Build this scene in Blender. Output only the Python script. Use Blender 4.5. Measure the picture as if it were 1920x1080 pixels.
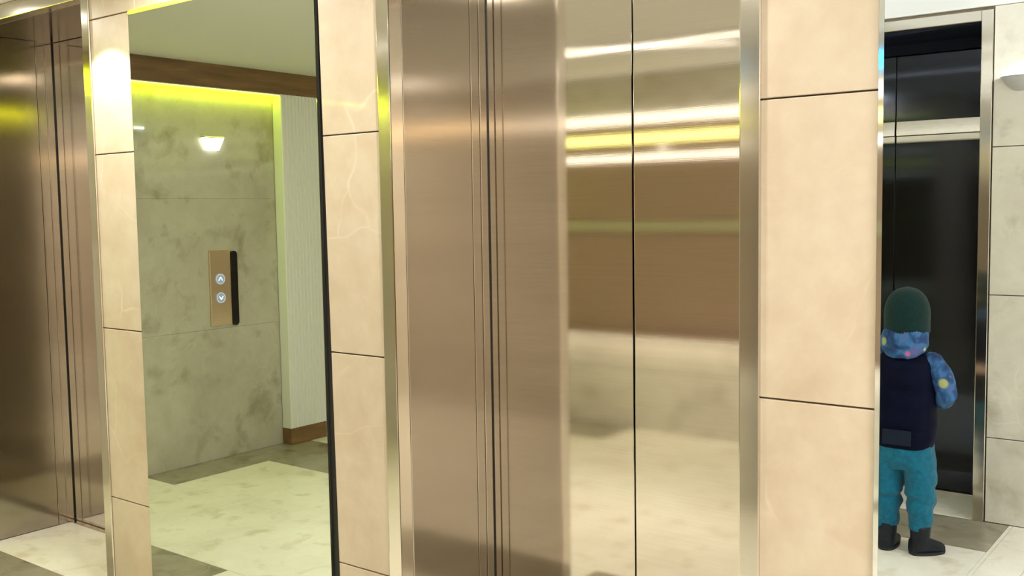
import bpy, bmesh, math, random
from mathutils import Vector, Matrix, noise
S = bpy.context.scene
for o in list(bpy.data.objects): bpy.data.objects.remove(o)
C = S.collection
PI = math.pi

# ------------------------------------------------------------------ camera
F_PX, YAW, PIT, ROL, CAM_D, CAM_H = 1899.838, -0.6551528, 0.0768485, -0.0155666, 1.98908, 1.4
fw = Vector((math.sin(YAW)*math.cos(PIT), math.cos(YAW)*math.cos(PIT), -math.sin(PIT)))
rt = fw.cross(Vector((0, 0, 1))).normalized(); up = rt.cross(fw)
c_, s_ = math.cos(ROL), math.sin(ROL)
r2 = rt*c_ + up*s_; u2 = up*c_ - rt*s_
cd = bpy.data.cameras.new('camera'); cam = bpy.data.objects.new('camera', cd); C.objects.link(cam)
cam.matrix_world = Matrix(((r2.x, u2.x, -fw.x, 0), (r2.y, u2.y, -fw.y, -CAM_D), (r2.z, u2.z, -fw.z, CAM_H), (0, 0, 0, 1)))
cd.sensor_fit = 'HORIZONTAL'; cd.sensor_width = 36; cd.lens = 36*F_PX/1920; cd.clip_start = .02
S.camera = cam

# ------------------------------------------------------------------ world, exposure
w = bpy.data.worlds.new('world'); S.world = w; w.use_nodes = True
w.node_tree.nodes['Background'].inputs[0].default_value = (1, .95, .88, 1)
w.node_tree.nodes['Background'].inputs[1].default_value = .25
S.view_settings.view_transform = 'Standard'; S.view_settings.look = 'None'
S.view_settings.gamma = 1; S.view_settings.use_curve_mapping = False
S.view_settings.exposure = -0.15
S.cycles.max_bounces = 14; S.cycles.glossy_bounces = 10; S.cycles.diffuse_bounces = 5
S.cycles.caustics_reflective = True; S.cycles.sample_clamp_indirect = 6
S.cycles.use_denoising = True

# room: wall A is y=0 (x to the right), the lobby lies at y<0, lift recesses at y>0
CEIL, YB, XL, XR = 2.232, -2.746, -4.84, 2.6
WARM = (1, .94, .86); NEUT = (1, .975, .96)
def area(name, loc, sx, sy, power, col, rot=(0, 0, 0)):
    l = bpy.data.lights.new(name, 'AREA'); l.shape = 'RECTANGLE'; l.size = sx; l.size_y = sy
    l.energy = power; l.color = col
    o = bpy.data.objects.new(name, l); C.objects.link(o); o.location = loc; o.rotation_euler = rot
    return o
# ceiling fixtures: slim luminaires, plus unseen square panels and downlights added for fill
LINEAR = [(-2.45, -1.66, 2.7, 0.0), (-2.66, -1.66, 1.05, -.47)]
FILL_SQUARES = [(.85, -.7, .6, 32), (1.9, -.75, .6, 26), (1.9, -2.0, .6, 26), (.68, -2.02, .26, 1.2)]
FILL_DOWNS = [(-4.05, -.2, 11), (-2.68, -.22, 15), (-1.42, -.22, 15)]
area('linear_light_lamp', (-2.45, -1.66, CEIL-.028), 2.7, .012, 1.6, WARM)
area('linear_light_lamp', (-2.66, -1.66, CEIL-.03), 1.05, .008, .35, WARM, (0, 0, -.47))
for x, y, q, e in FILL_SQUARES: area('fill_panel_lamp', (x, y, CEIL-.02), q-.05, q-.05, e, NEUT)
for x, y, e in FILL_DOWNS: area('downlight_lamp', (x, y, CEIL-.012), .07, .07, e, WARM)

# ------------------------------------------------------------------ helpers
def tag(o, label=None, cat=None, group=None, kind=None):
    for k, v in (('label', label), ('category', cat), ('group', group), ('kind', kind)):
        if v: o[k] = v
    return o
def empty(name, loc, label=None, cat=None, group=None, kind=None, rz=0):
    o = bpy.data.objects.new(name, None); C.objects.link(o); o.location = loc; o.rotation_euler = (0, 0, rz)
    o.empty_display_size = .1
    return tag(o, label, cat, group, kind)
def obj(name, bm, mats, parent=None, smooth=False, loc=None):
    me = bpy.data.meshes.new(name); bm.normal_update(); bm.to_mesh(me); bm.free()
    for m in (mats if isinstance(mats, (list, tuple)) else [mats]): me.materials.append(m)
    if smooth:
        for p in me.polygons: p.use_smooth = True
    o = bpy.data.objects.new(name, me); C.objects.link(o)
    if loc: o.location = loc
    if parent: o.parent = parent
    return o
def box(bm, x0, x1, y0, y1, z0, z1, bev=0, mi=0, seg=1):
    t = bmesh.new()
    x0, x1 = min(x0, x1), max(x0, x1); y0, y1 = min(y0, y1), max(y0, y1); z0, z1 = min(z0, z1), max(z0, z1)
    v = [t.verts.new(p) for p in ((x0, y0, z0), (x1, y0, z0), (x1, y1, z0), (x0, y1, z0), (x0, y0, z1), (x1, y0, z1), (x1, y1, z1), (x0, y1, z1))]
    for f in ((0, 3, 2, 1), (4, 5, 6, 7), (0, 1, 5, 4), (1, 2, 6, 5), (2, 3, 7, 6), (3, 0, 4, 7)): t.faces.new([v[i] for i in f])
    if bev: bmesh.ops.bevel(t, geom=t.edges[:], offset=bev, segments=seg, affect='EDGES', profile=.6)
    merge(bm, t, mi); return bm
def merge(bm, t, mi=None):
    mp = {v: bm.verts.new(v.co) for v in t.verts}
    for f in t.faces:
        try: nf = bm.faces.new([mp[v] for v in f.verts])
        except ValueError: continue
        nf.material_index = f.material_index if mi is None else mi; nf.smooth = f.smooth
    t.free()
def prism(bm, poly, axis, a, b, mi=0):
    """closed polygon extruded along an axis ('x','y','z') from a to b"""
    def P(q, h):
        return {'x': (h, q[0], q[1]), 'y': (q[0], h, q[1]), 'z': (q[0], q[1], h)}[axis]
    t = bmesh.new(); lo = [t.verts.new(P(q, a)) for q in poly]; hi = [t.verts.new(P(q, b)) for q in poly]; n = len(poly)
    t.faces.new(lo[::-1]); t.faces.new(hi)
    for i in range(n): t.faces.new((lo[i], lo[(i+1) % n], hi[(i+1) % n], hi[i]))
    bmesh.ops.recalc_face_normals(t, faces=t.faces[:]); merge(bm, t, mi)
def loft(bm, rings, cap=True, mi=0, smooth=True):
    """rings: list of point lists of equal length"""
    t = bmesh.new(); R = [[t.verts.new(p) for p in r] for r in rings]; n = len(R[0])
    for a, b in zip(R, R[1:]):
        for i in range(n): t.faces.new((a[i], a[(i+1) % n], b[(i+1) % n], b[i])).smooth = smooth
    if cap: t.faces.new(R[0][::-1]); t.faces.new(R[-1])
    bmesh.ops.recalc_face_normals(t, faces=t.faces[:]); merge(bm, t, mi)
def tube(bm, pts, rad, n=16, mi=0, flat=1.0, side=None):
    """tapering tube along points with rounded ends; flat squashes across 'side'"""
    pts = [Vector(p) for p in pts]; rings = []
    rs = rad if isinstance(rad, (list, tuple)) else [rad]*len(pts)
    d0 = (pts[1]-pts[0]).normalized(); d1 = (pts[-1]-pts[-2]).normalized()
    P = [pts[0]-d0*rs[0]*.75, pts[0]-d0*rs[0]*.45]+pts+[pts[-1]+d1*rs[-1]*.45, pts[-1]+d1*rs[-1]*.75]
    Q = [rs[0]*.35, rs[0]*.78]+list(rs)+[rs[-1]*.78, rs[-1]*.35]
    s = Vector(side) if side else (Vector((0, 1, 0)) if abs(d0.y) < .8 else Vector((1, 0, 0)))
    for i, p in enumerate(P):
        d = (P[min(i+1, len(P)-1)]-P[max(i-1, 0)]).normalized()
        a = (s-d*s.dot(d)).normalized(); b = d.cross(a)
        rings.append([p+a*math.cos(2*PI*k/n)*Q[i]*flat+b*math.sin(2*PI*k/n)*Q[i] for k in range(n)])
    loft(bm, rings, True, mi)
def disc(bm, c, r, axis, h, n=40, mi=0, bev=0):
    t = bmesh.new(); M = {'x': Matrix.Rotation(PI/2, 4, 'Y'), 'y': Matrix.Rotation(PI/2, 4, 'X'), 'z': Matrix()}[axis]
    bmesh.ops.create_cone(t, cap_ends=True, segments=n, radius1=r, radius2=r, depth=h)
    if bev: bmesh.ops.bevel(t, geom=[e for e in t.edges if len(e.link_faces) == 2 and any(len(f.verts) > 6 for f in e.link_faces)], offset=bev, segments=2, affect='EDGES')
    bmesh.ops.transform(t, matrix=Matrix.Translation(c) @ M, verts=t.verts[:]); merge(bm, t, mi)
def new(): return bmesh.new()

# ------------------------------------------------------------------ materials
def mat(name):
    m = bpy.data.materials.new(name); m.use_nodes = True
    return m, m.node_tree.nodes, m.node_tree.links, m.node_tree.nodes['Principled BSDF']
def plain(name, col, rough=.5, metal=0, spec=.5, emit=None, es=0, coat=0):
    m, N, L, b = mat(name); b.inputs['Base Color'].default_value = (*col, 1); b.inputs['Roughness'].default_value = rough
    b.inputs['Metallic'].default_value = metal; b.inputs['Specular IOR Level'].default_value = spec; b.inputs['Coat Weight'].default_value = coat
    if emit: b.inputs['Emission Color'].default_value = (*emit, 1); b.inputs['Emission Strength'].default_value = es
    return m
def nz(N, L, vec, scale, detail=4, rough=.55, dist=0):
    n = N.new('ShaderNodeTexNoise'); n.inputs['Scale'].default_value = scale; n.inputs['Detail'].default_value = detail
    n.inputs['Roughness'].default_value = rough; n.inputs['Distortion'].default_value = dist; L.new(vec, n.inputs['Vector']); return n
def ramp(N, L, src, stops):
    r = N.new('ShaderNodeValToRGB'); L.new(src, r.inputs[0]); e = r.color_ramp.elements
    while len(e) < len(stops): e.new(.5)
    for k, (p, c) in enumerate(stops): e[k].position = p; e[k].color = (*c, 1) if isinstance(c, tuple) else (c, c, c, 1)
    return r
def mix(N, L, f, a, b, mode='MIX'):
    m = N.new('ShaderNodeMix'); m.data_type = 'RGBA'; m.blend_type = mode
    for s, v in ((m.inputs[0], f), (m.inputs[6], a), (m.inputs[7], b)):
        if isinstance(v, bpy.types.NodeSocket): L.new(v, s)
        elif isinstance(v, tuple): s.default_value = (*v, 1)
        else: s.default_value = v
    return m.outputs[2]
def pos(N, L, scale=(1, 1, 1), off=(0, 0, 0)):
    t = N.new('ShaderNodeTexCoord'); m = N.new('ShaderNodeMapping'); L.new(t.outputs['Object'], m.inputs[0])
    m.inputs['Scale'].default_value = scale; m.inputs['Location'].default_value = off; return m.outputs[0]
def stone(name, c1, c2, c3, vein, rough=.28, blot=None, off=(0, 0, 0), bscale=5, vs=1.0, coat=0.0, warp=.9):
    """polished limestone: soft clouds, thin pale veins, optional darker blotches"""
    m, N, L, b = mat(name); p = pos(N, L, off=off)
    r = ramp(N, L, nz(N, L, p, 2.1, 5, .6, .6).outputs[0], [(.3, c1), (.5, c2), (.72, c3)])
    col = mix(N, L, .25, r.outputs[0], ramp(N, L, nz(N, L, p, 14, 5, .65).outputs[0], [(.35, c1), (.65, c3)]).outputs[0])
    if blot:
        bl = ramp(N, L, nz(N, L, p, bscale, 4, .55, .3).outputs[0], [(.54, 0.0), (.70, 1.0)])
        col = mix(N, L, bl.outputs[0], col, blot)
    # veins: narrow ridges of a distorted voronoi edge and of a noise contour
    dn = nz(N, L, p, 1.7, 3, .5); add = N.new('ShaderNodeVectorMath'); add.operation = 'ADD'
    L.new(p, add.inputs[0]); sc = N.new('ShaderNodeVectorMath'); sc.operation = 'SCALE'; L.new(dn.outputs['Color'], sc.inputs[0]); sc.inputs['Scale'].default_value = warp
    L.new(sc.outputs[0], add.inputs[1])
    vo = N.new('ShaderNodeTexVoronoi'); vo.feature = 'DISTANCE_TO_EDGE'; vo.inputs['Scale'].default_value = 1.9; L.new(add.outputs[0], vo.inputs['Vector'])
    v1 = ramp(N, L, vo.outputs['Distance'], [(0.0, 1.0), (.009, 0.0)])
    msk = ramp(N, L, nz(N, L, p, 3.1, 2).outputs[0], [(.47, 0.0), (.62, .55*vs)])
    mm = N.new('ShaderNodeMath'); mm.operation = 'MULTIPLY'; L.new(v1.outputs[0], mm.inputs[0]); L.new(msk.outputs[0], mm.inputs[1])
    col = mix(N, L, mm.outputs[0], col, vein)
    L.new(col, b.inputs['Base Color']); b.inputs['Roughness'].default_value = rough; b.inputs['Coat Weight'].default_value = coat; b.inputs['Coat Roughness'].default_value = .04
    return m
def steel(name, col, rough, aniso, scratch=.005, rot=0.0):
    """horizontally brushed steel: fine grain plus anisotropy about the vertical axis"""
    m, N, L, b = mat(name); p = pos(N, L, (1.2, 1.2, 260))
    n = nz(N, L, p, 3, 3, .6); n2 = nz(N, L, pos(N, L, (1, 1, 2.2)), 1.3, 4, .5)
    c = mix(N, L, .35, tuple(col), ramp(N, L, n.outputs[0], [(.3, tuple(x*.86 for x in col)), (.7, tuple(min(1, x*1.1) for x in col))]).outputs[0])
    L.new(c, b.inputs['Base Color']); b.inputs['Metallic'].default_value = 1
    rr = N.new('ShaderNodeMapRange'); rr.inputs[3].default_value = rough*.85; rr.inputs[4].default_value = rough*1.15; L.new(n2.outputs[0], rr.inputs[0]); L.new(rr.outputs[0], b.inputs['Roughness'])
    b.inputs['Anisotropic'].default_value = aniso; b.inputs['Anisotropic Rotation'].default_value = rot
    t = N.new('ShaderNodeTangent'); t.direction_type = 'RADIAL'; t.axis = 'Z'; L.new(t.outputs[0], b.inputs['Tangent'])
    bp = N.new('ShaderNodeBump'); bp.inputs['Strength'].default_value = scratch; bp.inputs['Distance'].default_value = .002; L.new(n.outputs[0], bp.inputs['Height']); L.new(bp.outputs[0], b.inputs['Normal'])
    return m
M = {}
M['stoneA'] = stone('cream_limestone', (.55, .435, .33), (.66, .56, .435), (.72, .64, .525), (.88, .80, .68), .34, blot=(.60, .47, .345), coat=.1, vs=.75, bscale=3.2, warp=.35)
M['stoneB'] = stone('grey_limestone', (.50, .47, .40), (.60, .57, .49), (.66, .635, .56), (.72, .69, .62), .22, blot=(.42, .39, .31), off=(3.3, 1.7, .4), bscale=5.5, coat=.35, vs=.6)
M['stoneL'] = stone('olive_limestone', (.41, .385, .31), (.50, .475, .39), (.57, .545, .46), (.66, .63, .53), .22, blot=(.33, .305, .22), off=(3.3, 1.7, .4), bscale=5.5, coat=.35, vs=.6)
M['floor_light'] = stone('light_floor_stone', (.74, .70, .60), (.83, .80, .70), (.88, .86, .78), (.9, .88, .8), .22, blot=(.66, .61, .48), off=(1.1, .2, 0), bscale=7)
M['floor_dark'] = stone('dark_floor_stone', (.21, .185, .13), (.30, .27, .20), (.37, .34, .26), (.5, .46, .36), .2, blot=(.17, .15, .10), off=(.1, 5.2, 0), bscale=6)
M['grout'] = plain('grout', (.55, .47, .36), .9)
M['ceiling'] = plain('ceiling_paint', (.79, .80, .79), .75)
M['steel'] = steel('brushed_steel', (.68, .63, .56), .055, .8)
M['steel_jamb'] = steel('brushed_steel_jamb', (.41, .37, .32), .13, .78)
M['steel_trim'] = steel('satin_steel_trim', (.70, .66, .59), .14, .6)
M['steel_dark'] = steel('dark_reflection_steel', (.04, .045, .058), .08, .85)  # dark reflections on the leaves put into the base colour
M['soffit'] = steel('dark_reflection_soffit', (.20, .17, .14), .15, .6)  # same steel as the lift; its dark reflection is put into the colour
M['steel_plate'] = steel('button_plate_steel', (.78, .66, .5), .3, .3)
M['black'] = plain('black_gap', (.012, .011, .01), .6)
M['black_glass'] = plain('black_glass', (.006, .007, .01), .12)
M['navy_glass'] = plain('dark_navy_panel', (.006, .009, .02), .6, spec=.15)
M['mirrorG'] = plain('green_tinted_mirror', (.66, .72, .62), 0.0, 1)
M['mirrorN'] = plain('neutral_mirror', (.86, .94, 1.0), 0.0, 1)
M['bevel'] = plain('mirror_bevel', (.9, .93, .96), .06, 1)
M['yellow'] = plain('yellow_led', (.8, .8, .1), .4, emit=(.80, 1.0, .01), es=2.5)
M['yellow_hot'] = plain('yellow_led_tube', (.8, .8, .1), .4, emit=(.80, 1.0, .002), es=60)
M['white_em'] = plain('white_diffuser', (.9, .9, .9), .4, emit=(1, .93, .8), es=2)
M['panel_em'] = plain('panel_diffuser', (.9, .9, .9), .4, emit=(1, .96, .88), es=4)
M['band_white'] = plain('warm_white_band', (.9, .9, .9), .4, emit=(1, .9, .78), es=1.9)
M['band_orange'] = plain('amber_band', (.9, .8, .6), .4, emit=(1, .72, .42), es=3)
M['band_yellow'] = plain('pale_yellow_glow', (.9, .9, .5), .4, emit=(1, .93, .32), es=2.0)
M['cyan'] = plain('cyan_glow', (.1, .4, .6), .3, emit=(.04, .5, 1), es=5)
M['opal'] = plain('opal_glass', (.45, .45, .46), .3)
M['fixture'] = plain('white_metal', (.8, .8, .78), .4)
M['white_pvc'] = plain('white_fluted_panel', (.80, .82, .80), .4)
def wood():
    m, N, L, b = mat('brown_wood'); p = pos(N, L, (9, 1.0, 9))
    r = ramp(N, L, nz(N, L, p, 2.6, 6, .6, .5).outputs[0], [(.3, (.13, .065, .025)), (.55, (.20, .11, .045)), (.75, (.27, .155, .065))])
    L.new(r.outputs[0], b.inputs['Base Color']); b.inputs['Roughness'].default_value = .42; return m
M['wood'] = wood()

# ------------------------------------------------------------------ the setting
# floor: one slab, light stone with dark inlays in front of the lifts, fine joints
E1 = (-4.41, -3.439); E2 = (-1.926, -.92); E3 = (-2.03, -1.074)          # clear openings
DOORY, B_DOORY = .41, YB-.41
dark = [(-4.57, -3.28, -.42, 0), (-2.09, -.76, -.42, 0), (-4.84, -4.565, -1.665, -1.05), (-4.84, -4.0, -2.15, -1.665),
        (-2.18, -.925, YB, -2.33), (-4.57, -3.28, YB, -2.33)]
bm = new()
xs = sorted({-4.84, XR, -4.565, -4.57, -3.28, -2.09, -.76, -4.0, -2.18, -.925, *[-4.84+.622*k+.2 for k in range(12)]})
ys = sorted({YB, 0, -.42, -1.665, -1.05, -2.15, -2.33})
def cell(x0, x1, y0, y1, mi): box(bm, x0+.0008, x1-.0008, y0+.0008, y1-.0008, -.03, 0, .0006, mi)
for x0, x1 in zip(xs, xs[1:]):
    for y0, y1 in zip(ys, ys[1:]):
        if x1-x0 < .02 : pass
        cx, cy = (x0+x1)/2, (y0+y1)/2
        cell(x0, x1, y0, y1, 1 if any(a < cx < b and c < cy < d for a, b, c, d in dark) else 0)
for a, b in (E1, E2): cell(a, b, 0, .44, 0)
cell(E3[0], E3[1], YB-.44, YB, 0)
box(bm, XL-.2, XR+.2, YB-.6, .6, -.08, -.0295, 0, 2)
tag(obj('floor', bm, [M['floor_light'], M['floor_dark'], M['grout']]), kind='structure')
bm = new(); box(bm, XL-.2, XR+.2, YB-.1, .1, CEIL, CEIL+.08); tag(obj('ceiling', bm, M['ceiling']), kind='structure')

SEAMS = [0.0, .376, .998, 1.619, CEIL]
def slab_quad(bm, p, y0, y1, mi=0):
    """slab from a quadrilateral in the wall plane (x,z corners) between depths y0,y1, edges eased"""
    t = bmesh.new(); lo = [t.verts.new((x, y0, z)) for x, z in p]; hi = [t.verts.new((x, y1, z)) for x, z in p]
    t.faces.new(lo); t.faces.new(hi[::-1])
    for i in range(4): t.faces.new((lo[i], hi[i], hi[(i+1) % 4], lo[(i+1) % 4]))
    bmesh.ops.recalc_face_normals(t, faces=t.faces[:])
    bmesh.ops.bevel(t, geom=t.edges[:], offset=.0018, segments=2, affect='EDGES', profile=.5); merge(bm, t, mi)
def tilesA(bm, xl, xr, zs, y0, y1, g=.0018):
    """xl/xr: functions of z (a wall edge may run slightly out of plumb)"""
    for a, b in zip(zs, zs[1:]):
        slab_quad(bm, [(xl(a)+.0005, a+g), (xr(a)-.0005, a+g), (xr(b)-.0005, b-g), (xl(b)+.0005, b-g)], y0, y1)
k = lambda v: (lambda z: v)
TR = .047                                                                # width of a lift trim
mrR = lambda z: -2.2145-.0018*(z-.33)                                    # right edge of the tall mirror
tlR = lambda z: -2.184-.0135*(z-.33)                                     # left edge of the tiles beside it
MZ0, MZ1 = .03, 2.079
bm = new()
tilesA(bm, k(E1[1]+TR), k(-3.146), SEAMS[:-1]+[MZ1+.012], 0, .03)        # pillar left of the mirror
tilesA(bm, k(E1[1]+TR), k(-3.112), [MZ1+.012, CEIL], 0, .03)
tilesA(bm, k(-3.110), k(-2.21), [MZ1+.012, CEIL], 0, .03)                # above the mirror
tilesA(bm, tlR, k(E2[0]-TR+.012), SEAMS, 0, .03)                         # pillar left of the lift
tilesA(bm, k(E2[1]+TR-.005), k(-.6345), SEAMS, 0, .03)                   # pillar right of the lift
tilesA(bm, k(-.632), k(.3), [MZ1+.012, CEIL], 0, .03)
for i in range(4): tilesA(bm, k(.302+i*.58), k(.3+(i+1)*.58), SEAMS, 0, .03)
for e0, e1 in (E1, E2): tilesA(bm, k(e0-TR), k(e1+TR), [2.214, CEIL], .0, .03)
tilesA(bm, k(XL), k(E1[0]-TR), SEAMS, 0, .03)
for a, b in ((XL-.2, E1[0]-.005), (E1[1]+.005, E2[0]-.005), (E2[1]+.005, XR+.2)): box(bm, a, b, .0295, .6, 0, CEIL, 0, 1)
for e0, e1 in (E1, E2): box(bm, e0-.01, e1+.01, .0295, .6, 2.19, CEIL, 0, 1)
tag(obj('wall_back', bm, [M['stoneA'], M['grout']]), kind='structure')
# opposite wall (behind the camera, seen in the mirrors)
bm = new()
def tilesB(xa, xb, zs=SEAMS):
    for a, b in zip(zs, zs[1:]): slab_quad(bm, [(xa+.0012, a+.0018), (xb-.0012, a+.0018), (xb-.0012, b-.0018), (xa+.0012, b-.0018)], YB-.03, YB)
SB = [0, .377, 1.002, 1.637, CEIL]
for a, b in ((XL, -4.42), (-4.42, -3.6), (-3.6, -2.85), (-2.85, E3[0]-.05), (E3[1]+.05, -.42), (-.42, .19), (.19, .8), (.8, 1.4), (1.4, 2.0), (2.0, XR)): tilesB(a, b, SB)
box(bm, XL-.2, E3[0]-.005, YB-.6, YB-.0295, 0, CEIL, 0, 1); box(bm, E3[1]+.005, XR+.2, YB-.6, YB-.0295, 0, CEIL, 0, 1)
box(bm, E3[0]-.01, E3[1]+.01, YB-.6, YB-.0295, 2.19, CEIL, 0, 1)
tag(obj('wall_front', bm, [M['stoneB'], M['grout']]), kind='structure')
# left end wall in two bays, right end wall
bm = new()
def tilesX(x0, x1, ya, yb, zs):
    for a, b in zip(zs, zs[1:]): box(bm, x0, x1, ya+.0004, yb-.0004, a+.0004, b-.0004, .0006)
ZL = [0, .75, 1.49, CEIL]
for a, b in ((-1.0, 0), (-2.0, -1.0), (YB, -2.28)): tilesX(XL-.03, XL, a, b, ZL)
box(bm, XL-.2, XL-.0295, YB-.1, .6, 0, CEIL, 0, 1)
tag(obj('wall_left', bm, [M['stoneL'], M['grout']]), kind='structure')
bm = new()
for i in range(3): tilesX(XR, XR+.03, YB+i*.9153, YB+(i+1)*.9153, SEAMS)
box(bm, XR+.0295, XR+.2, YB-.1, .6, 0, CEIL, 0, 1)
tag(obj('wall_right', bm, [M['stoneA'], M['grout']]), kind='structure')
bm = new(); box(bm, XL, -4.762, YB, -.0, 2.104, CEIL, .002); tag(obj('trim_1', bm, M['wood']), kind='structure')

# fluted column face at the end of the left wall, on a wooden plinth
col = empty('fluted_pilaster', (XL+.002, -2.14, 0), 'white fluted pilaster on a brown wooden plinth at the end of the stone wall', 'pilaster')
bm = new(); X1 = -4.762; Y0, Y1 = -2.0, -2.28; L0 = Vector((XL, -2.14, 0))
poly = [(XL, Y0), (X1-.004, Y0), (X1, Y0-.004)]
n = 10; pit = (Y0-.008-Y1)/n
for i in range(n):
    y = Y0-.006-i*pit
    poly += [(X1, y-pit*.12), (X1-.007, y-pit*.26), (X1-.007, y-pit*.74), (X1, y-pit*.88)]
poly += [(X1, Y1), (XL, Y1)]
prism(bm, [(a-L0.x, b-L0.y) for a, b in poly], 'z', .098, 2.103); obj('fluted_panel', bm, M['white_pvc'], col)
bm = new(); box(bm, 0, X1+.003-XL, Y1-L0.y, Y0+.003-L0.y, .001, .0975, .0015); obj('plinth', bm, M['wood'], col)

# ------------------------------------------------------------------ lifts
def lift(name, e, y, d, mt, mpan, mtrim, header=False):
    """e: clear opening, y: wall face, d: +1 recess goes to +y, -1 to -y"""
    cx = (e[0]+e[1])/2; r = empty(name, (cx, y, 0), kind='structure')
    a, b = e[0]-cx, e[1]-cx; top = 2.172
    Y = lambda t: t*d
    for s, q in ((-1, a), (1, b)):                                   # frame stiles
        m = new(); box(m, q, q+s*TR, Y(-.006), Y(.045), 0.001, top+.045, .003, seg=2); obj('frame_stile', m, mtrim, r)
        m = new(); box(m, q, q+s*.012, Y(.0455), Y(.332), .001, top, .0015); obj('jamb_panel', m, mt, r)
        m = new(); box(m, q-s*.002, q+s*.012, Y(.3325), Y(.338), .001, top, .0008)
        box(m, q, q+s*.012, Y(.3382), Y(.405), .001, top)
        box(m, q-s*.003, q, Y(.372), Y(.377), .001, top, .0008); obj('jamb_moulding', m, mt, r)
        m = new(); box(m, q, q+s*.012, Y(.4052), Y(.4105), .001, top); obj('dark_gap_strip', m, M['black'], r)  # black strip stands in for the shaded gap beside the leaf
    m = new(); box(m, a+.001, b-.001, Y(-.006), Y(.045), top, top+.045, .003, seg=2); obj('frame_header', m, mtrim, r)
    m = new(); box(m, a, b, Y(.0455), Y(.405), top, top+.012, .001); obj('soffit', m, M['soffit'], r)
    for s in (-1, 1):                                                # two centre-opening leaves
        m = new(); x0, x1 = (a-.03, -.0016) if s < 0 else (.0016, b+.03)
        box(m, x0, x1, Y(.411), Y(.436), .006, top+.03, .0022, seg=2)
        if header:                                                   # added tilted strips standing in for bright reflected bands
            for z1, z0, o_ in ((1.800, 1.737, .0076), (1.728, 1.702, .003)):
                m2 = new(); prism(m2, [(Y(.4108), z1), (Y(.411-o_), z0), (Y(.411-o_*.85), z0-.003), (Y(.4108), z0-.006)], 'x', x0+.003, x1-.003); obj('reflection_band', m2, M['steel_trim'], r)
        obj('door_leaf', m, mpan, r)
    m = new(); box(m, a-.03, b+.03, Y(.4375), Y(.46), 0, top+.03); obj('shaft_screen', m, M['black'], r)
    m = new(); box(m, a+.001, b-.001, Y(.385), Y(.409), .0005, .004, .001); obj('sill', m, mtrim, r)
    if header:
        m = new(); box(m, a+.001, b-.001, Y(.37), Y(.404), 2.118, top-.001, .002); obj('header_panel', m, M['navy_glass'], r)
        m = new(); box(m, a+.001, b-.001, Y(.047), Y(.404), top-.006, top-.0005, .001); obj('soffit_panel', m, M['navy_glass'], r)
    return r
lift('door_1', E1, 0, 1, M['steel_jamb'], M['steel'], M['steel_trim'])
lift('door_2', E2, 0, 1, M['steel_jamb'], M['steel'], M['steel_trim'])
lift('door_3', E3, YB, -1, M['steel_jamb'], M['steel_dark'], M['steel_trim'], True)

# ------------------------------------------------------------------ mirrors
t = empty('wall_mirror', (-2.68, 0, 0), 'tall green tinted wall mirror left of the central lift, topped by a yellow light strip', 'mirror')
bm = new(); o = -2.68
p = [(-3.146-o, MZ0), (mrR(MZ0)-o, MZ0), (mrR(MZ1)-o, MZ1), (-3.146-o, MZ1)]
prism(bm, p, 'y', -.004, .002); obj('mirror_glass', bm, M['mirrorG'], t)
bm = new(); p = [(mrR(MZ0)-o, MZ0-.03), (tlR(MZ0)-o, MZ0-.03), (tlR(MZ1)-o, MZ1+.012), (mrR(MZ1)-o, MZ1+.012)]
prism(bm, p, 'y', .006, .0285); obj('edge_gap', bm, M['black'], t)
bm = new(); box(bm, -3.146-o, -2.213-o, .003, .0285, MZ0-.03, MZ1); obj('backing_board', bm, M['black'], t)
bm = new(); box(bm, -3.146-o, -2.214-o, -.006, .02, MZ1+.001, MZ1+.011, .001); obj('light_strip', bm, M['yellow'], t)
RX0, RX1 = -.6335, .3
t = empty('wall_mirror', (-.17, 0, 0), 'clear wall mirror beside the right pillar, reflecting the child', 'mirror')
bm = new(); o = -.17; bw = .0105
box(bm, RX0+bw-o, RX1-o, -.008, -.001, MZ0, MZ1); obj('mirror_glass', bm, M['mirrorN'], t)
bm = new(); prism(bm, [(RX0-o, -.0066), (RX0+bw-.0002-o, -.0079), (RX0+bw-.0002-o, -.001), (RX0-o, -.001)], 'z', MZ0, MZ1); obj('bevelled_edge', bm, M['bevel'], t)
bm = new(); box(bm, RX0-o, RX1-o, -.0005, .0285, MZ0-.03, MZ1); obj('backing_board', bm, M['black'], t)

# ------------------------------------------------------------------ yellow light strips under the wooden beam
for ya, yb, lab in ((-.002, -1.998, 'long yellow light strip under the wooden beam above the stone wall'),
                    (-2.282, YB+.002, 'short yellow light strip under the wooden beam beyond the white pilaster')):
    cy = (ya+yb)/2; t = empty('light_strip', (-4.79, cy, 2.103), lab, 'light strip'); h = abs(yb-ya)/2
    bm = new(); box(bm, -.012, .027, -h, h, -.0045, 0); obj('channel', bm, M['steel_trim'], t)
    bm = new(); box(bm, -.035, -.0125, -h, h, -.016, -.001, .003); obj('light_tube', bm, M['yellow_hot'], t)
    bm = new(); box(bm, .0205, .0255, -h, h, -.0105, -.0047, .001); obj('bright_lip', bm, M['band_yellow'], t)

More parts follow.
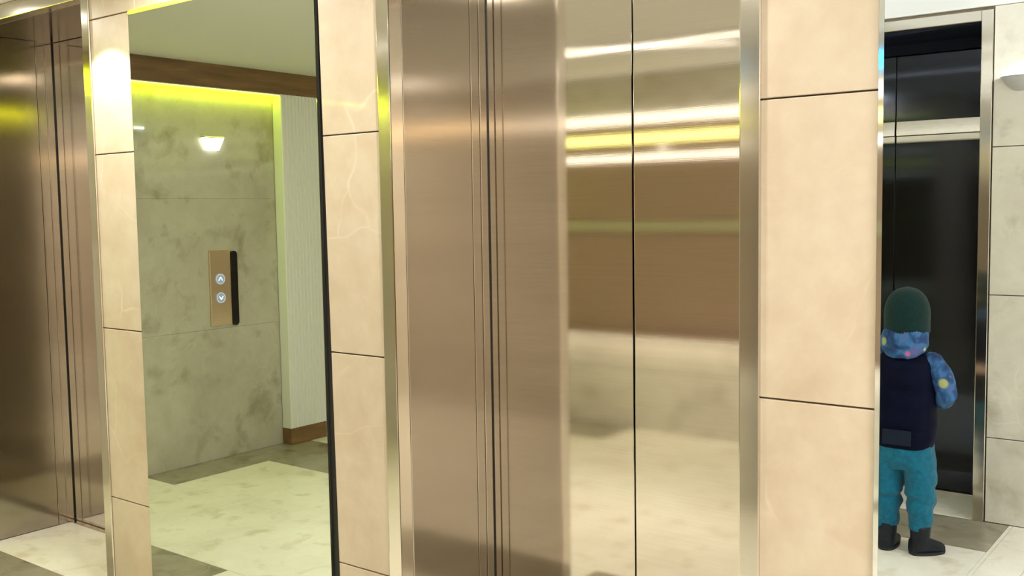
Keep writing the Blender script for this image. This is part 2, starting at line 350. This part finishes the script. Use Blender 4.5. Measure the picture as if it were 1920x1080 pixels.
# ------------------------------------------------------------------ call panel on the left wall
t = empty('call_panel', (XL, -1.6, .76), 'steel lift call panel with two round lit arrow buttons on the stone wall', 'call panel')
bm = new(); box(bm, .0, .014, -.048, .092, .008, .440, .002, seg=2); obj('face_plate', bm, M['steel_plate'], t)
bm = new(); pts = []
for i in range(13): a = PI*i/12; pts.append((-.0715+.0215*math.cos(a), .409+.0215*math.sin(a)))
for i in range(13): a = PI+PI*i/12; pts.append((-.0715+.0215*math.cos(a), .0215+.0215*math.sin(a)))
prism(bm, pts, 'x', 0, .019); tag(obj('reader_strip', bm, M['black_glass'], t), 'black glossy strip with rounded ends')
ringm = plain('button_ring', (.6, .65, .8), .3, .3, emit=(.55, .65, 1), es=.55)
facem = plain('button_face', (.35, .4, .5), .4, 0, emit=(.45, .55, .9), es=.30)
arrow = plain('button_arrow', (.9, .95, 1), .4, emit=(.85, .93, 1), es=1.1)
for z, s in ((1.034-.76, 1), (.927-.76, -1)):
    bm = new(); disc(bm, (.016, .027, z), .031, 'x', .006, bev=.0015); bt = obj('button', bm, facem, t, loc=None)
    m = new()
    for r0, r1 in ((.0255, .030),):
        n = 40; q = [[Vector((.0191+h, .027+r*math.cos(2*PI*i/n), z+r*math.sin(2*PI*i/n))) for i in range(n)] for r, h in ((r0, 0), (r0, .0012), (r1, .0012), (r1, 0))]
        loft(m, q, False)
    obj('light_ring', m, ringm, bt)
    m = new()
    for sg in (-1, 1):
        a = Vector((0, .027, z+s*.010)); b = Vector((0, .027+sg*.0135, z-s*.009)); dd = (b-a).normalized(); nn = Vector((0, -dd.z, dd.y))*.0028
        P = [a-dd*.001+nn, b+nn, b-nn, a-dd*.001-nn]; prism(m, [(v.y, v.z) for v in P], 'x', .0192, .0205)
    obj('arrow', m, arrow, bt)

# ------------------------------------------------------------------ luminaires
t = empty('linear_light', (-2.45, -1.66, CEIL), 'slim linear ceiling light crossed by a short slanted arm', 'ceiling light')
for (x, y, L_, rz) in LINEAR:
    hh, th = (.009, .024) if rz == 0 else (.006, .027)
    mtx = Matrix.Translation((x+2.45, y+1.66, 0)) @ Matrix.Rotation(rz, 4, 'Z')
    bm = new(); box(bm, -L_/2, L_/2, -hh, hh, -th+.004, 0, .001); bm.transform(mtx); obj('housing', bm, M['fixture'], t)
    bm = new(); box(bm, -L_/2, L_/2, -hh*.65, hh*.65, -th, -th+.0035); bm.transform(mtx); obj('diffuser', bm, M['white_em'], t)
for (x, y, q, e), w_ in zip(FILL_SQUARES, ('near the right mirror', 'at the far right end, beside the mirror wall', 'at the far right end, beside the opposite wall', 'of small size near the opposite wall')):
    t = empty('fill_panel', (x, y, CEIL), 'added square ceiling fill panel '+w_, 'ceiling light', 'added square ceiling fill panels')  # invented panels out of view, added to brighten the lobby
    bm = new(); q /= 2; box(bm, -q, q, -q, q, -.012, 0, .002); obj('frame', bm, M['fixture'], t)
    bm = new(); q -= .02; box(bm, -q, q, -q, q, -.015, -.0125); obj('diffuser', bm, M['panel_em'], t)
# downlight washing the pillar between the left lift and the mirror
DX, DY = -3.28, -.235
def downlight(x, y, lab):
    t = empty('downlight', (x, y, CEIL), lab, 'ceiling light', 'round recessed downlights')
    bm = new(); n = 32
    loft(bm, [[(r*math.cos(2*PI*i/n), r*math.sin(2*PI*i/n), z) for i in range(n)] for r, z in ((.06, 0), (.06, -.005), (.046, -.005), (.042, -.001))], False); obj('trim_ring', bm, M['fixture'], t)
    bm = new(); disc(bm, (0, 0, -.0015), .04, 'z', .002); obj('lens', bm, M['white_em'], t)
downlight(DX, DY, 'round recessed downlight washing the pillar between left lift and tall mirror')
for (x, y, e), w_ in zip(FILL_DOWNS, ('above the left lift', 'above the tall green mirror', 'above the central lift')): downlight(x, y, 'added round fill downlight '+w_)  # unseen downlights added to light the floor and opposite side
l = bpy.data.lights.new('downlight_lamp', 'SPOT'); l.energy = 34; l.color = (1, .96, .9); l.spot_size = math.radians(80); l.spot_blend = .12; l.shadow_soft_size = .012
o = bpy.data.objects.new('downlight_lamp', l); C.objects.link(o); o.location = (DX, DY, CEIL-.012); o.rotation_euler = (math.radians(4), 0, 0)
l = bpy.data.lights.new('downlight_lamp', 'SPOT'); l.energy = 75; l.color = WARM; l.spot_size = math.radians(64); l.spot_blend = .8; l.shadow_soft_size = .03  # added hidden spot that brightens the floor reflected in the central doors
o = bpy.data.objects.new('downlight_lamp', l); C.objects.link(o); o.location = (-2.68, -.22, CEIL-.03); o.rotation_euler = (math.radians(-34), 0, 0)
# bowl sconce on the opposite wall
def sconce(x, z, lab, power, off=0):
    t = empty('wall_sconce', (x, YB+off, z), lab, 'wall lamp')
    n = 28; bm = new(); R = []
    for r, h in ((.012, -.058), (.03, -.054), (.055, -.036), (.075, -.010), (.082, .0), (.079, .0), (.071, -.010), (.05, -.034), (.02, -.050)):
        R.append([(r*math.cos(PI*i/n-0), .002+r*math.sin(PI*i/n), h) for i in range(n+1)])
    tt = bmesh.new(); V = [[tt.verts.new(q) for q in r] for r in R]
    for a, b in zip(V, V[1:]):
        for i in range(n): tt.faces.new((a[i], a[i+1], b[i+1], b[i])).smooth = True
    bmesh.ops.recalc_face_normals(tt, faces=tt.faces[:]); merge(bm, tt); obj('bowl_shade', bm, M['opal'], t)
    bm = new(); box(bm, -.03, .03, 0, .012, -.05, .0, .003); obj('backplate', bm, M['fixture'], t)
    bm = new(); disc(bm, (0, .04, -.006), .014, 'z', .02, 16, bev=.004); obj('bulb', bm, M['white_em'], t)
    l = bpy.data.lights.new('sconce_lamp', 'POINT'); l.energy = power; l.color = (1, .97, .93); l.shadow_soft_size = .014
    o = bpy.data.objects.new('sconce_lamp', l); C.objects.link(o); o.location = (x, YB+off+.045, z+.022)
sconce(-.915, 1.925, 'white bowl wall sconce right of the dark lift, seen in the right mirror', 30)
# small lit lantern and a signal light on the stone end wall
t = empty('wall_lantern', (XL, -1.555, 1.795), 'small bright tapered wall lantern above the call panel on the stone wall', 'wall lamp')
bm = new(); loft(bm, [[(0, -h, z), (0, h, z), (dx, h, z), (dx, -h, z)] for h, dx, z in ((.040, .022, -.033), (.066, .034, .033))], smooth=False); obj('lit_shade', bm, plain('lantern_glow', (.9, .9, .9), .4, emit=(1, .99, .97), es=6), t)
bm = new(); box(bm, 0, .036, -.068, .068, .0335, .041, .002); obj('cap', bm, M['steel_trim'], t)
bm = new(); box(bm, 0, .012, -.028, .028, -.006, .006, .002)
tag(obj('signal_light', bm, plain('signal_glow', (.9, .9, .9), .4, emit=(1, 1, .97), es=2.5), loc=(XL, -1.105, 1.862)), 'tiny white signal light high on the stone wall', 'signal light')
# added glowing panel on the opposite wall that makes the bands in the lift doors
t = empty('band_panel', (-3.2, YB, 0), 'added brown panel with glowing strips that make the bands in the lift doors', 'glow panel')
bm = new(); box(bm, -1.07, 1.05, 0, .03, .60, 1.93, .004); box(bm, -1.07, 1.05, .0301, .11, .60, .63, .003); obj('back_panel', bm, plain('band_panel_brown', (.33, .235, .17), .5), t)
area('floor_fill_lamp', (-3.21, YB+.07, .592), 2.05, .03, 2.2, (1, .9, .76))  # added lamp, brightens the floor that the doors reflect
bm = new(); box(bm, -1.05, 1.03, .05, .09, .5935, .5995, .001); obj('fill_lamp_face', bm, M['white_em'], t)  # glowing face of the added floor lamp
bm = new(); box(bm, -1.15, 1.05, .0, .05, 1.92, 1.985, .004); obj('white_band', bm, M['band_white'], t)
bm = new(); box(bm, -.84, 1.05, .031, .05, 1.80, 1.862, .004); obj('yellow_band', bm, M['band_yellow'], t)
bm = new(); box(bm, -1.07, 1.05, .031, .05, 1.69, 1.735, .004); obj('lower_white_band', bm, M['band_white'], t)
bm = new(); box(bm, -1.07, 1.05, .031, .06, 1.25, 1.32, .004); obj('green_band', bm, plain('pale_green_band', (.40, .38, .24), .3), t)  # added ledge for the faint green band in the doors
bm = new(); disc(bm, (.15, .056, 1.765), .02, 'y', .01); obj('bright_dot', bm, M['white_em'], t)  # added glowing dot for the small bright spot in the doors
t = empty('cyan_glow_panel', (-2.36, YB, 2.10), 'added cyan glowing panel that makes the blue glint on the mirror edge', 'display')  # added glow for the blue glint on the right mirror's bevel
bm = new(); box(bm, -.07, .07, 0, .012, -.045, .045, .002); obj('housing', bm, M['black_glass'], t)
bm = new(); box(bm, -.06, .06, .0125, .014, -.038, .038); obj('glow_face', bm, M['cyan'], t)
bm = new(); box(bm, .55, 1.9, YB+.001, YB+.03, 1.95, 2.02, .004)  # amber and white bars added to carry reflected bands across door and jamb
tag(obj('white_band_bar', box(new(), -.25, .54, YB+.001, YB+.03, 1.925, 1.99, .004), M['band_white']), 'added white glow bar that continues the bands in the central lift door', 'wall lamp')
tag(obj('amber_band_bar', bm, M['band_orange']), 'added amber glow bar that makes the orange band in the jamb', 'wall lamp')

# ------------------------------------------------------------------ the child (faces the opposite lift, back to the mirror wall)
CX, CY = -1.200, -2.16
def remesh(o, vox, sm=6, sub=0):
    m = o.modifiers.new('remesh', 'REMESH'); m.mode = 'VOXEL'; m.voxel_size = vox; m.use_smooth_shade = True
    s = o.modifiers.new('smooth', 'SMOOTH'); s.factor = .5; s.iterations = sm
def oval(cx, cy, z, rx, ry, n=32, p=2.0, tx=0, wob=0, ph=0):
    q = []
    for i in range(n):
        a = 2*PI*i/n; c, s = math.cos(a), math.sin(a)
        f = 1+wob*math.sin(3*a+ph)+wob*.6*math.sin(5*a-ph*2)
        q.append((cx+rx*f*math.copysign(abs(c)**(2/p), c), cy+ry*f*math.copysign(abs(s)**(2/p), s), z+tx*c))
    return q
def fabric(name, c1, c2, scale=40, rough=.85, bump=.3, sheen=.0):
    m, N, L, b = mat(name); p = pos(N, L)
    n = nz(N, L, p, scale, 4, .6); r = ramp(N, L, n.outputs[0], [(.35, c1), (.68, c2)])
    L.new(r.outputs[0], b.inputs['Base Color']); b.inputs['Roughness'].default_value = rough; b.inputs['Sheen Weight'].default_value = sheen*.3; b.inputs['Specular IOR Level'].default_value = .2
    bp = N.new('ShaderNodeBump'); bp.inputs['Strength'].default_value = bump; bp.inputs['Distance'].default_value = .003; L.new(nz(N, L, p, scale*6, 3).outputs[0], bp.inputs['Height']); L.new(bp.outputs[0], b.inputs['Normal'])
    return m
child = empty('person', (CX, CY, 0), 'small child in dark green beanie, navy vest and teal trousers standing by the lift', 'person')
skin = plain('skin', (.72, .47, .35), .5)
# body: one continuous surface. +x is the side of the bent arm, front is -y
bm = new()
loft(bm, [oval(0, 0, z, rx, ry) for z, rx, ry in ((.40, .06, .055), (.44, .088, .075), (.50, .092, .075), (.58, .090, .072), (.66, .095, .074), (.74, .10, .07), (.79, .09, .06), (.82, .05, .045), (.84, .032, .034), (.90, .034, .036))])
loft(bm, [oval(0, -.004, z, rx, ry) for z, rx, ry in ((.865, .02, .025), (.875, .045, .05), (.90, .06, .068), (.93, .07, .078), (.97, .074, .082), (1.01, .07, .078), (1.04, .05, .055), (1.055, .02, .025))])
for s in (-1, 1):
    hx = .05*s; fx = .062*s if s < 0 else .066
    tube(bm, [(hx, 0, .42), (hx*1.15, -.006, .33), (hx*1.2, -.01, .24), (fx, .0, .14), (fx, .004, .05)], [.050, .046, .038, .032, .024])
    tube(bm, [(fx, .0, .03), (fx+.012*s, -.05, .022), (fx+.02*s, -.09, .018)], [.027, .026, .02])
    sh = Vector((.095*s, 0, .785)); el = Vector((.150*s, .004, .657)); wr = Vector((.078*s, -.118, .60))
    tube(bm, [sh*1.0, (sh+el)/2, el, (el+wr)/2, wr], [.030, .026, .022, .020, .017])
    # hand: palm, four fingers, thumb, lightly curled in front of the tummy
    pd = Vector((-.75*s, -.35, .1)).normalized(); up_ = Vector((0, 0, 1)); palm = wr+pd*.03
    tube(bm, [wr, palm, wr+pd*.05], [.016, .021, .02], flat=.55)
    for i, ln in enumerate((.026, .031, .029, .022)):
        b0 = wr+pd*.056+up_*(.0165-.011*i); side = Vector((0, .35, 0))
        tube(bm, [b0, b0+pd*ln*.5, b0+pd*ln*.85+side*ln*.6, b0+pd*ln*.95+side*ln*1.5], [.0052, .005, .0046, .004], n=8)
    b0 = wr+pd*.022+up_*.014
    tube(bm, [b0, b0+up_*.014+pd*.008, b0+up_*.022+pd*.02], [.0065, .006, .005], n=8)
# face on the far side: nose, brow, chin, cheeks, ears
tube(bm, [(0, -.082, .955), (0, -.093, .94)], [.008, .011], n=10); tube(bm, [(-.012, -.074, .915), (.012, -.074, .915)], [.008, .008], n=10)
for s in (-1, 1): tube(bm, [(.073*s, 0, .955), (.077*s, .004, .94)], [.012, .009], n=10, flat=.6)
b = obj('body', bm, skin, child); remesh(b, .0035, 4)
for s in (-1, 1):
    bm = new(); tt = bmesh.new(); bmesh.ops.create_uvsphere(tt, u_segments=16, v_segments=10, radius=.009)
    bmesh.ops.transform(tt, matrix=Matrix.Translation((.026*s, -.076, .962)) @ Matrix.Diagonal((1.2, .6, .8, 1)), verts=tt.verts[:]); merge(bm, tt)
    obj('eye', bm, plain('eye_dark', (.03, .02, .015), .2), child, True)
# trousers: teal jersey with folds at the knees
teal = fabric('teal_jersey', (.0015, .085, .15), (.003, .125, .205), 60, .8, .2, .4)
bm = new()
loft(bm, [oval(0, .0, z, rx, ry, p=2.3) for z, rx, ry in ((.345, .085, .068), (.375, .103, .086), (.41, .110, .094), (.45, .110, .092), (.49, .104, .085), (.51, .10, .08))])
random.seed(4)
for s in (-1, 1):
    R = []
    prof = [(.415, .050, .058, .072), (.375, .057, .060, .076), (.34, .061, .062, .075), (.30, .063, .060, .072), (.27, .064, .056, .068), (.245, .066, .060, .070), (.225, .067, .053, .062), (.205, .066, .057, .064), (.18, .065, .051, .059), (.15, .064, .048, .055), (.125, .064, .045, .051), (.108, .064, .043, .047), (.098, .064, .038, .041)]
    for i, (z, cx, rx, ry) in enumerate(prof): R.append(oval(cx*s+.003*math.sin(i*2.1+s), -.004+.004*math.sin(i*1.7), z, rx, ry, wob=.03, ph=i*1.3+s, tx=.010*s*math.sin(i*1.9)))
    loft(bm, R)
o = obj('trousers', bm, teal, child); remesh(o, .0045, 5)
tx = bpy.data.textures.new('folds', 'CLOUDS'); tx.noise_scale = .06; tx.noise_depth = 2
d = o.modifiers.new('folds', 'DISPLACE'); d.texture = tx; d.strength = .014; d.mid_level = .5
# vest: padded navy, horizontal quilting, round hem
bm = new(); R = []
vp = [(.432, .098, .084), (.44, .110, .096), (.47, .118, .104), (.52, .121, .106), (.58, .121, .104), (.64, .122, .10), (.70, .124, .097), (.745, .123, .09), (.78, .112, .08), (.805, .09, .068), (.825, .062, .056), (.84, .045, .045)]
zq = []
for (z0, a0, b0), (z1, a1, b1) in zip(vp, vp[1:]):
    for j in range(4):
        f = j/4; z = z0+(z1-z0)*f; pf = abs(math.sin(PI*(z-.43)/.078))**.45 if .45 < z < .80 else 1
        R.append(oval(0, .002, z, (a0+(a1-a0)*f)*(.965+.035*pf), (b0+(b1-b0)*f)*(.95+.05*pf), p=2.35, wob=.012, ph=z*40))
R.append(oval(0, .002, vp[-1][0], vp[-1][1], vp[-1][2])); loft(bm, R)
navy = fabric('navy_nylon', (.0012, .002, .010), (.002, .0035, .016), 12, .6, .25, .0)
navy.node_tree.nodes['Principled BSDF'].inputs['Specular IOR Level'].default_value = .06
o = obj('vest', bm, navy, child); remesh(o, .004, 2)
bm = new(); box(bm, -.055, .055, .104, .108, .455, .515, .0015); tag(obj('vest_pocket', bm, fabric('blue_nylon', (.002, .006, .018), (.003, .009, .026), 15, .5, .2, .05), child), 'slightly bluer back panel')
# sleeves and hood: blue printed fabric with pale yellow patches
def prints():
    m, N, L, b = mat('blue_printed_fleece'); p = pos(N, L)
    r = ramp(N, L, nz(N, L, p, 17, 3, .5, .8).outputs[0], [(.34, (.004, .018, .075)), (.47, (.007, .05, .16)), (.58, (.03, .12, .28)), (.70, (.09, .07, .22))])
    v = N.new('ShaderNodeTexVoronoi'); v.inputs['Scale'].default_value = 11; L.new(p, v.inputs['Vector'])
    s = ramp(N, L, v.outputs['Distance'], [(.12, 1.0), (.17, 0.0)])
    pk = ramp(N, L, v.outputs['Color'], [(.45, (.50, .55, .18)), (.55, (.45, .10, .25))]); pk.color_ramp.interpolation = 'CONSTANT'
    c = mix(N, L, s.outputs[0], r.outputs[0], pk.outputs[0])
    for q, rad in (((.158, .055, .705), .017), ((.185, .03, .735), .008), ((-.07, .085, .86), .017)):
        d = N.new('ShaderNodeVectorMath'); d.operation = 'DISTANCE'; L.new(p, d.inputs[0]); d.inputs[1].default_value = q
        g = ramp(N, L, d.outputs['Value'], [(rad, 1.0), (rad+.004, 0.0)]); c = mix(N, L, g.outputs[0], c, (.30, .33, .13))
    L.new(c, b.inputs['Base Color']); b.inputs['Roughness'].default_value = .85
    return m
pr = prints()
for s in (-1, 1):
    bm = new(); sh = Vector((.098*s, .002, .785)); el = Vector((.160*s, .010, .655)); wr = Vector((.085*s, -.105, .603))
    tube(bm, [sh, sh.lerp(el, .35)+Vector((.012*s, 0, 0)), sh.lerp(el, .7)+Vector((.010*s, 0, 0)), el, el.lerp(wr, .3)+Vector((0, 0, -.012)), el.lerp(wr, .7), wr], [.040, .045, .044, .041, .038, .032, .024], n=20)
    o = obj('sleeve', bm, pr, child); remesh(o, .004, 3); d = o.modifiers.new('folds', 'DISPLACE'); d.texture = tx; d.strength = .012
bm = new()
loft(bm, [oval(0, yy, z, rx, ry, tx=0) for z, rx, ry, yy in ((.795, .03, .02, .075), (.805, .062, .045, .055), (.82, .082, .066, .035), (.845, .092, .078, .022), (.875, .090, .08, .015), (.90, .083, .078, .008), (.912, .075, .07, .004), (.905, .05, .05, .0))])
o = obj('hood', bm, pr, child); remesh(o, .004, 3); d = o.modifiers.new('folds', 'DISPLACE'); d.texture = tx; d.strength = .014
# beanie, fine knitted ribs
bm = new(); R = []
for i in range(19):
    f = i/18; z = .893+.180*f
    r = .084*(1-max(0, (f-.30)/.70)**2.6)**.5 if f > .3 else .083+.001*f
    r = max(r, .004); n = 96
    R.append([((r*(1+.010*math.cos(48*2*PI*k/n)))*math.cos(2*PI*k/n)*1.03+.003, (r*1.05*(1+.010*math.cos(48*2*PI*k/n)))*math.sin(2*PI*k/n), z) for k in range(n)])
loft(bm, R); obj('beanie', bm, fabric('dark_green_knit', (.002, .016, .015), (.003, .026, .024), 90, .9, .5, .3), child, True)
# boots
bootm = fabric('black_boot', (.006, .008, .012), (.012, .016, .022), 20, .5, .1, .0)
for s in (-1, 1):
    bm = new(); cx = .064*s if s < 0 else .066; ang = 0 if s < 0 else .75
    rot = Matrix.Rotation(ang, 3, 'Z'); dirv = rot @ Vector((0, -1, 0))
    c = Vector((cx, .0, 0))
    loft(bm, [oval(cx, 0, z, r, r*1.1) for z, r in ((.035, .034), (.06, .036), (.09, .038), (.112, .040), (.118, .038), (.118, .03))])
    rings = []
    for tt_, w_, h_ in ((-.042, .018, .04), (-.034, .030, .062), (-.01, .036, .075), (.02, .036, .070), (.05, .036, .054), (.075, .034, .044), (.095, .026, .036), (.104, .012, .024)):
        q = []; pc = c+dirv*tt_; sd = Vector((dirv.y, -dirv.x, 0))
        for i in range(20):
            a = 2*PI*i/20; u, v = math.cos(a), math.sin(a); q.append(pc+sd*(w_*math.copysign(abs(u)**.8, u))+Vector((0, 0, h_*.5*(1+math.copysign(abs(v)**.7, v))+.004)))
        rings.append(q)
    loft(bm, rings); bt = obj('boot', bm, bootm, child); remesh(bt, .003, 3)
    bm = new(); rings = []
    for z, g in ((0.0005, 1.0), (.012, 1.03)):
        q = []; sd = Vector((dirv.y, -dirv.x, 0))
        for i in range(32):
            a = 2*PI*i/32; u, v = math.cos(a), math.sin(a); q.append(c+dirv*(.031+.073*g*u)+sd*(.036*g*math.copysign(abs(v)**.7, v))+Vector((0, 0, z)))
        rings.append(q)
    loft(bm, rings, smooth=False); obj('sole', bm, plain('rubber', (.012, .012, .014), .7), bt)
